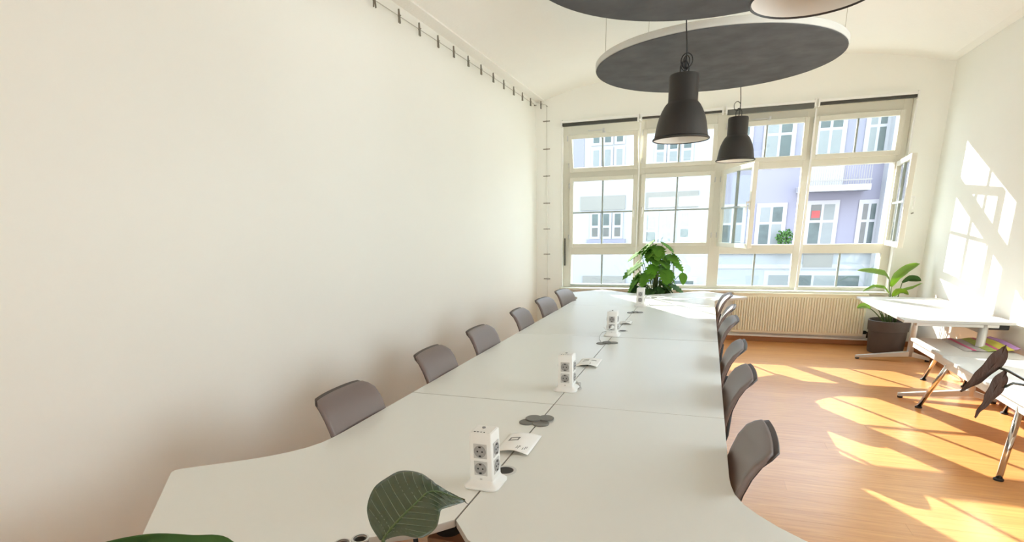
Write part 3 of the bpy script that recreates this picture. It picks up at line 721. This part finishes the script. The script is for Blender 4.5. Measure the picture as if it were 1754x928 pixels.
for k in range(44):
    z = .68 + .66 * rng.random(); a = rng.uniform(-math.pi * 1.05, .05); rad = rng.uniform(.03, .20) * (1.15 - .35 * (z - .66) / .6)
    leaves.append((rad * math.cos(a) * 1.15 - .03, rad * math.sin(a) * .7, z, (math.cos(a), math.sin(a) * .8 - .25, rng.uniform(-1.1, -.25)), rng.uniform(.75, 1.1), rng.choice((0, 0, 1, 1))))
for i, (x, y, z, d, s, k) in enumerate(leaves):
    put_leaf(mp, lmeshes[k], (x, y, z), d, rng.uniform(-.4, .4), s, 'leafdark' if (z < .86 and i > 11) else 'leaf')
    bm = B(); tube(bm, arc((.01 * math.cos(i), .01 * math.sin(i), .38 + .25 * rng.random()), (x, y, z), .04), .0055, 6, .0035); obj('leaf_stem', bm, 'stem', mp, smooth=True)
# strelitzia by the right wall
sp = thing('strelitzia_plant', 'green paddle leaved plant in a large grey brown pot by the right wall', 'plant', (2.86, 7.86, 0))
bm = B(); lathe(bm, [(0, 0), (.185, 0), (.19, .012), (.205, .27), (.215, .275), (.222, .40), (.215, .405), (.205, .40), (.198, .35), (0, .35)], 48); smooth_angle(obj('pot', bm, 'pot', sp), 35)
bm = B(); lathe(bm, [(0, .33), (.196, .335), (.197, .352), (0, .366)], 24); obj('soil', bm, 'soil', sp)
def paddle(parent, pts, W, m='leaflight', stem_from=None, roll=0.0, name='leaf', th=.0015, up=(0, 0, 1), fold=.35):
    """leaf along a 3-D midrib with half width profile"""
    pts = [Vector(p) for p in pts]; n = 12
    def at(q):
        f = q * (len(pts) - 1); i = min(int(f), len(pts) - 2); return pts[i].lerp(pts[i + 1], f - i)
    rows = []
    for i in range(n + 1):
        u = i / n; p = at(u); d = (at(min(1, u + .03)) - at(max(0, u - .03))).normalized()
        sdir = d.cross(Vector(up)).normalized(); nn = sdir.cross(d)
        s2 = math.cos(roll) * sdir + math.sin(roll) * nn; n2 = -math.sin(roll) * sdir + math.cos(roll) * nn
        wv = W / 2 * (math.sin(math.pi * min(1, .04 + .96 * u)) ** .6); wv = max(wv, .002)
        rows.append([p + s2 * (wv * k / 4) + n2 * (abs(k / 4) * wv * fold) for k in range(-4, 5)])
    bm = B(); sheet(bm, rows, th); o = obj(name, bm, m, parent, smooth=True)
    if stem_from is not None:
        bm = B(); a = Vector(stem_from); b = pts[0]; c = a.lerp(b, .6) + Vector((0, 0, .10 * (b - a).length))
        tube(bm, [(1 - t_) ** 2 * a + 2 * t_ * (1 - t_) * c + t_ * t_ * b for t_ in [k / 8 for k in range(9)]], .008, 7, .0045); obj('leaf_stem', bm, 'stem', parent, smooth=True)
    return o
O = Vector((2.86, 7.86, 0))
def rel(*ps): return [tuple(Vector(p) - O) for p in ps]
paddle(sp, rel((2.79, 7.84, .885), (2.72, 7.82, .955), (2.58, 7.80, .985), (2.42, 7.78, 1.005)), .13, stem_from=(-.01, 0, .35), roll=.5)
paddle(sp, rel((2.84, 7.92, .80), (2.90, 7.92, .92), (2.99, 7.92, 1.01), (3.10, 7.93, 1.075)), .15, stem_from=(.0, .03, .35), roll=1.0)
paddle(sp, rel((2.93, 7.86, .855), (3.0, 7.86, .90), (3.06, 7.86, .895), (3.12, 7.86, .88)), .10, m='leafdark', stem_from=(.02, 0, .35), roll=.9)
paddle(sp, rel((2.81, 7.80, .715), (2.73, 7.78, .80), (2.62, 7.76, .815), (2.50, 7.74, .755)), .07, stem_from=(-.02, -.02, .35), roll=.5)
paddle(sp, rel((2.60, 7.70, .555), (2.55, 7.69, .585), (2.50, 7.68, .585), (2.45, 7.67, .565)), .08, stem_from=(-.05, -.04, .35), roll=.8)
paddle(sp, rel((2.86, 7.80, .70), (2.94, 7.79, .77), (3.03, 7.79, .80), (3.12, 7.80, .86)), .07, stem_from=(.02, -.02, .35), roll=.7)
paddle(sp, rel((2.83, 7.78, .70), (2.87, 7.75, .76), (2.92, 7.72, .76), (2.97, 7.70, .73)), .09, stem_from=(.0, -.04, .35), roll=.8)
for k in range(7):
    a = 2 * math.pi * k / 7
    bm = B(); tube(bm, [(.05 * math.cos(a), .05 * math.sin(a), .35), (.09 * math.cos(a), .09 * math.sin(a), .45), (.10 * math.cos(a) - .03, .11 * math.sin(a), .52)], .011, 7, .004); obj('shoot', bm, 'stem', sp, smooth=True)
# foreground calathea on a stand in the notch
bench = thing('plant_stand', 'brown wooden plant stand in the notch of the table, below the frame', 'stand', (.0, .79, 0))
bx('stand_top', 'wood', bench, -.34, .34, -.34, .31, .57, .60, .004)
for a in (-.32, .32):
    for b in (-.30, .27): bx('leg', 'wood', bench, a - .02, a + .02, b - .02, b + .02, 0, .57, .003)
fp = thing('leafy_plant', 'big dark green leaf on a stalk in front of the nearest power tower', 'plant', (.02, .66, .60))
FO = Vector((.02, .66, .60))
bm = B(); lathe(bm, [(0, 0), (.065, 0), (.085, .14), (.09, .142), (.09, .155), (.08, .155), (.078, .13), (0, .13)], 28); smooth_angle(obj('pot', bm, 'pot', fp), 40)
bm = B(); lathe(bm, [(0, .12), (.076, .122), (.077, .132), (0, .138)], 20); obj('soil', bm, 'soil', fp)
def tri_leaf(parent, org, mid, lef, rig, m, rib='stem', ribr=.0028, ripple=.0012, nn=28, mm=7, th=.0008, veins=0):
    def cat(P, q):
        P = [Vector(p) for p in P]; f = q * (len(P) - 1); i = min(int(f), len(P) - 2); t_ = f - i
        p0 = P[max(i - 1, 0)]; p1 = P[i]; p2 = P[i + 1]; p3 = P[min(i + 2, len(P) - 1)]
        return .5 * ((2 * p1) + (p2 - p0) * t_ + (2 * p0 - 5 * p1 + 4 * p2 - p3) * t_ * t_ + (3 * p1 - p0 - 3 * p2 + p3) * t_ ** 3)
    rows = []
    for i in range(nn + 1):
        q = i / nn; c, l, r_ = cat(mid, q), cat(lef, q), cat(rig, q); nrm = (l - c).cross(Vector((.3, .5, .1)))
        nrm = (r_ - l).cross(cat(mid, min(1, q + .05)) - cat(mid, max(0, q - .05)))
        if nrm.length > 1e-9: nrm.normalize()
        row = []
        for k in range(-mm, mm + 1):
            s = abs(k) / mm; e = l if k < 0 else r_
            p = c.lerp(e, s)
            rp_ = ripple * (abs(math.sin(veins * math.pi * (q - .22 * s))) ** 8 * 1.3) * min(1, 4 * s) * (1 - s * s) if veins else ripple * math.sin(7 * q * math.pi + 3 * s)
            row.append(p + nrm * (.10 * s * (1 - s) * (e - c).length + rp_) - org)
        rows.append(row)
    bm = B(); sheet(bm, rows, th); o = obj('leaf', bm, m, parent, smooth=True)
    for kv in range(veins):
        for sd, E_ in ((-1, lef), (1, rig)):
            q0 = .06 + .84 * kv / veins
            pts = []
            for j in range(8):
                s = .92 * j / 7; q = min(1, q0 + .20 * s * (1 - .5 * q0))
                c, e = cat(mid, q), cat(E_, q); nrm = (cat(rig, q) - cat(lef, q)).cross(cat(mid, min(1, q + .05)) - cat(mid, max(0, q - .05)))
                if nrm.length > 1e-9: nrm.normalize()
                pts.append(c.lerp(e, s) + nrm * (.10 * s * (1 - s) * (e - c).length + .0006) - org)
            bm = B(); tube(bm, pts, .0009, 5, .0004); obj('vein', bm, 'vein', o, smooth=True)
    bm = B(); tube(bm, [cat(mid, .0 + .97 * k / 20) - org + Vector((0, 0, .0008)) for k in range(21)], ribr, 6, ribr * .35); obj('midrib', bm, rib, o, smooth=True)
    return o
tri_leaf(fp, FO, [(0.108,0.819,1.000),(0.113,0.841,1.012),(0.121,0.864,1.024),(0.133,0.888,1.037),(0.143,0.911,1.047),(0.152,0.933,1.055),(0.168,0.953,1.049),(0.189,0.972,1.032),(0.209,0.991,1.015)],
    [(0.102,0.818,1.002),(0.064,0.846,1.013),(0.036,0.880,1.031),(0.033,0.914,1.057),(0.044,0.948,1.067),(0.067,0.975,1.075),(0.107,0.992,1.066),(0.148,0.993,1.040),(0.209,0.991,1.017)],
    [(0.115,0.823,1.003),(0.147,0.831,1.012),(0.182,0.842,1.007),(0.205,0.859,1.022),(0.202,0.884,1.034),(0.194,0.909,1.034),(0.197,0.935,1.027),(0.203,0.962,1.020),(0.210,0.991,1.013)], 'leafgrey', veins=12, ripple=.0022, nn=96, mm=10)
bm = B(); tube(bm, [(0, .02, .12), (.05, .10, .25), (.085, .155, .385), (.09, .165, .405)], .006, 8, .0035); obj('leaf_stem', bm, 'stem', fp, smooth=True)
tri_leaf(fp, FO, [(-0.022,0.626,1.058),(-0.092,0.643,1.051),(-0.187,0.641,1.045),(-0.257,0.616,1.043),(-0.276,0.560,1.063),(-0.280,0.511,1.086)],
    [(-0.024,0.626,1.060),(-0.098,0.647,1.073),(-0.178,0.649,1.061),(-0.246,0.626,1.065),(-0.268,0.568,1.081),(-0.280,0.511,1.088)],
    [(-0.007,0.612,1.067),(-0.084,0.618,1.029),(-0.166,0.614,1.002),(-0.235,0.591,1.004),(-0.254,0.541,1.044),(-0.259,0.498,1.093)], 'leafdark')
bm = B(); tube(bm, [(-.01, -.01, .12), (-.03, -.04, .28), (-.03, -.035, .42), (-.042, -.034, .458)], .006, 8, .0035); obj('leaf_stem', bm, 'stem', fp, smooth=True)
for x, y, h, lb in ((-.106, 1.036, .237, 'right one of two dark metal tumblers at the lower frame edge'), (-.142, 1.010, .232, 'left one of two dark metal tumblers at the lower frame edge')):
    t = thing('metal_tumbler', lb, 'tumbler', (x, y, .60), 0, 'dark metal tumblers')
    bm = B(); r = .0205; prf = [(r * .9, 0), (r, .004), (r, h), (r - .003, h + .002), (r - .006, h), (r - .006, .01)]
    rings = [[bm.verts.new((a * math.cos(2 * math.pi * k / 28), a * math.sin(2 * math.pi * k / 28), z)) for k in range(28)] for a, z in prf]
    for a, b in zip(rings, rings[1:]):
        for k in range(28): bm.faces.new((a[k], a[(k + 1) % 28], b[(k + 1) % 28], b[k]))
    bm.faces.new(rings[0][::-1]); bm.faces.new(rings[-1]); smooth_angle(obj('cup', bm, 'tumbler', t), 40)
    bm = B(); lathe(bm, [(r - .0008, h - .0005), (r + .0015, h), (r + .0015, h + .004), (r - .003, h + .004)], 28, closed=True); obj('rim', bm, 'steel', t)
# brown box under the table
t = thing('storage_box', 'brown wooden box with a dark round opening under the table', 'box', (-.17, 1.78, 0))
bx('box_body', 'wood', t, -.10, .16, -.12, .14, 0, .45, .004)
bm = B(); lathe(bm, [(0, .4495), (.05, .4495), (.05, .4515), (0, .4515)], 24, (-.06 + .02, -.05, 0)); obj('opening', bm, 'black', t)
# dried plant on the right
bp_ = thing('dried_plant', 'potted plant with two drooping dried brown leaves reaching in from the right', 'plant', (1.78, 1.92, 0))
BO = Vector((1.78, 1.92, 0))
bm = B(); lathe(bm, [(0, 0), (.12, 0), (.15, .30), (.16, .305), (.16, .33), (.145, .33), (.14, .29), (0, .29)], 28); smooth_angle(obj('pot', bm, 'pot', bp_), 40)
bm = B(); lathe(bm, [(0, .27), (.138, .275), (.139, .292), (0, .30)], 20); obj('soil', bm, 'soil', bp_)
tri_leaf(bp_, BO, [(1.463,1.830,1.250),(1.439,1.793,1.223),(1.409,1.758,1.198),(1.374,1.721,1.176),(1.340,1.688,1.163),(1.314,1.660,1.157)],
    [(1.451,1.822,1.245),(1.410,1.766,1.239),(1.369,1.715,1.212),(1.341,1.682,1.190),(1.323,1.663,1.172),(1.313,1.660,1.158)],
    [(1.467,1.824,1.236),(1.465,1.818,1.203),(1.441,1.799,1.186),(1.400,1.760,1.164),(1.356,1.714,1.154),(1.316,1.660,1.155)], 'leafbrown', rib='leafbrown', ribr=.0015, ripple=.0012)
tri_leaf(bp_, BO, [(1.468,1.808,1.179),(1.444,1.778,1.162),(1.422,1.746,1.140),(1.398,1.714,1.119),(1.373,1.682,1.101),(1.355,1.655,1.090)],
    [(1.464,1.810,1.188),(1.420,1.752,1.179),(1.389,1.705,1.154),(1.374,1.677,1.134),(1.357,1.657,1.109),(1.353,1.655,1.092)],
    [(1.471,1.806,1.168),(1.472,1.804,1.144),(1.453,1.784,1.123),(1.419,1.749,1.103),(1.386,1.706,1.091),(1.356,1.655,1.089)], 'leafbrown', rib='leafbrown', ribr=.0015, ripple=.0012)
for pts in ([(1.445,1.794,1.194),(1.473,1.811,1.183),(1.525,1.843,1.154),(1.600,1.891,1.116),(1.70,1.92,.95),(1.77,1.92,.29)], [(1.467,1.797,1.142),(1.492,1.819,1.148),(1.532,1.851,1.137),(1.606,1.903,1.113),(1.71,1.93,.93),(1.79,1.93,.29)]):
    bm = B(); tube(bm, [Vector(p) - BO for p in pts], .0035, 7); obj('leaf_stem', bm, 'stemdark', bp_, smooth=True)
# cable pins / hooks on the walls
bm = B(); tube(bm, [(3.02, 8.25, 1.66), (3.02, 8.20, 1.665)], .008, 8); tag(obj('wall_hook', bm, 'clip'), 'small metal hook on the wall right of the open window', 'hook')
# ---------------------------------------------------------------- street and the house opposite
bm = B(); box(bm, -30, 35, 9.2, 60, -3.4, -3.2); struct('ground', bm, 'street')
FY = 24.0
bl = thing('apartment_building', 'lavender and white apartment building across the street', 'building', (1.0, FY, -3.2))
FOz = 3.2
def fb(name, m, x0, x1, y0, y1, z0, z1, parent=None, bevel=0):
    return bx(name, m, parent or bl, x0 - 1.0, x1 - 1.0, y0, y1, z0 + FOz, z1 + FOz, bevel)
fb('wall', 'lav', 1.0, 6.5, 0, 6, -3.2, 8.15)
fb('wall', 'facwhite', -16, 1.0, -.05, 6, -3.2, 8.15)
fb('wall', 'facwhite', 6.44, 20, -.6, 6, -3.2, 8.15)
fb('wall', 'lav', -5.6, -4.35, -.10, 0, 3.6, 7.2)
fb('cornice', 'facwhite', -16, 20, -.7, 0, 8.0, 8.25)
fb('ledge', 'facwhite', 1.0, 6.44, -.12, 0, .42, .54)
fb('ground_floor_wall', 'facgrey', 1.0, 6.44, -.04, 0, -3.2, .42)
fb('ground_floor_band', 'factrim', 1.0, 6.44, -.06, 0, -.15, .02)
def fwin(x0, x1, z0, z1, nx, zs, gl='facglass', trim=.10, y=0.0, parts=True):
    """trimmed window; zs = list of transom heights as fractions"""
    o = fb('window', 'factrim', x0 - trim, x1 + trim, y - .05, y + .02, z0 - trim, z1 + trim)
    zz = [0] + zs + [1]; s = .045
    for i in range(nx):
        for j in range(len(zz) - 1):
            a = x0 + (x1 - x0) * i / nx + s; b = x0 + (x1 - x0) * (i + 1) / nx - s
            c = z0 + (z1 - z0) * zz[j] + s; d = z0 + (z1 - z0) * zz[j + 1] - s
            g_ = gl if isinstance(gl, str) else gl[(i + nx * j) % len(gl)]
            fb('pane', g_, a, b, y - .058, y - .045, c, d, o)
    return o
CG = ['facglass', 'curtain', 'curtain', 'facglass']
fwin(2.50, 3.36, .62, 2.20, 2, [.60], CG)
fwin(4.22, 5.10, .62, 2.24, 2, [.60], ['facglass', 'curtain', 'facdark', 'curtain'])
fwin(5.92, 6.42, .62, 2.22, 2, [.60], ['facdark', 'facglass'])
fb('window_ornament', 'facred', 4.30, 4.58, -.075, -.06, 1.72, 1.98)
fwin(4.22, 5.02, 3.70, 5.25, 2, [.70], ['curtain', 'curtain', 'facglass', 'facglass'])
fwin(5.80, 6.38, 3.70, 5.25, 2, [.70], ['curtain', 'facglass'])
fwin(2.50, 3.40, 3.70, 5.25, 2, [.66], ['curtain', 'facglass', 'curtain', 'facglass'])
fwin(.95 + .2, 1.95, 3.7, 5.25, 2, [.66], CG)
fwin(1.15, 1.95, .62, 2.2, 2, [.6], CG)
# white bay windows on the left
for xs in ((-4.05, -3.68), (-3.38, -2.95), (-2.72, -2.40)):
    pass
for x0, x1, n in ((-4.08, -2.66, 3), (-8.4, -7.0, 3)):
    for i in range(n):
        a = x0 + (x1 - x0) * i / n; b = a + (x1 - x0) / n
        fwin(a + .07, b - .07, 1.12, 2.12, 1, [.45], ['facdark', 'facglass'], .05, -.05)
        fwin(a + .07, b - .07, 3.85, 4.62, 1, [], ['curtain'], .05, -.05); fwin(a + .07, b - .07, 4.80, 5.14, 1, [], ['facglass'], .05, -.05)
    fb('awning_panel', 'facbeige', x0 - .40, x1 + .05, -.10, -.03, 2.24, 2.80)
    fb('balcony_front', 'lav', x0 - .1, x1 + .1, -.12, -.05, .72, 1.06)
    fb('ledge', 'facbeige', x0 - .25, x1 + .15, -.16, -.05, -.80, -.48)
fb('awning_panel', 'facbeige', -1.78, .24, -.10, -.03, 2.24, 2.86)
fwin(-.42, -.02, 1.05, 2.08, 1, [.4], ['facglass', 'curtain'], .05, -.05)
fwin(-1.75, -1.30, .9, 2.05, 1, [.4], ['facglass', 'curtain'], .05, -.05); fwin(-1.15, -.70, .9, 2.05, 1, [.4], ['curtain', 'curtain'], .05, -.05)
for a in (-1.48, -.98, -.46): fwin(a, a + .36, 3.95, 4.85, 1, [.5], ['curtain', 'facglass'], .05, -.05)
# balcony
bal = fb('balcony', 'factrim', 3.70, 5.92, -.95, 0, 2.62, 2.82)
bm = B()
for k in range(30):
    x = 3.74 + 2.14 * k / 29; box(bm, x - 1.0 - .008, x - 1.0 + .008, -.93, -.914, 2.82 + FOz, 3.62 + FOz)
for z in (3.60, 2.95): box(bm, 2.70, 4.92, -.94, -.91, z + FOz, z + .04 + FOz)
for x in (2.70, 4.90): box(bm, x, x + .02, -.93, 0, 3.60 + FOz, 3.64 + FOz)
o = obj('railing', bm, 'facbeige', bal); o['kind'] = 'stuff'
fb('balcony_door', 'factrim', 4.0, 5.2, -.05, 0, 2.82, 3.64)
# lower floor shop front
fwin(3.0, 6.2, -2.4, -.35, 4, [.75], ['curtain', 'facglass'], .12); fwin(-1.6, .3, -2.4, -.6, 2, [.7], CG, .1, -.05)
fb('arch_panel', 'facbeige', 4.2, 5.2, -.07, 0, -.10, .40)
# potted shrub on the ledge opposite
sh = thing('window_shrub', 'small round green shrub on the ledge of the lavender house', 'plant', (3.45, FY - .35, .50))
bx('planter', 'facbeige', sh, -.30, .30, -.12, .12, 0, .18, .01)
bm = B(); rg = random.Random(5)
for k in range(260):
    v = Vector((rg.gauss(0, 1), rg.gauss(0, 1), rg.gauss(0, 1))).normalized() * rg.uniform(.5, 1); c = Vector((v.x * .34, v.y * .18, .50 + v.z * .36))
    a = Vector((rg.uniform(-1, 1), rg.uniform(-1, 1), rg.uniform(-1, 1))).normalized() * .06; b = a.cross(Vector((rg.uniform(-1, 1), rg.uniform(-1, 1), 1))).normalized() * .04
    bm.faces.new([bm.verts.new(c + a), bm.verts.new(c + b), bm.verts.new(c - a), bm.verts.new(c - b)])
o = obj('foliage', bm, 'leafdark', sh, norm=False); o['kind'] = 'stuff'
bm = B(); tube(bm, [(0, 0, .15), (.02, 0, .55)], .02, 7); obj('stem', bm, 'stemdark', sh)
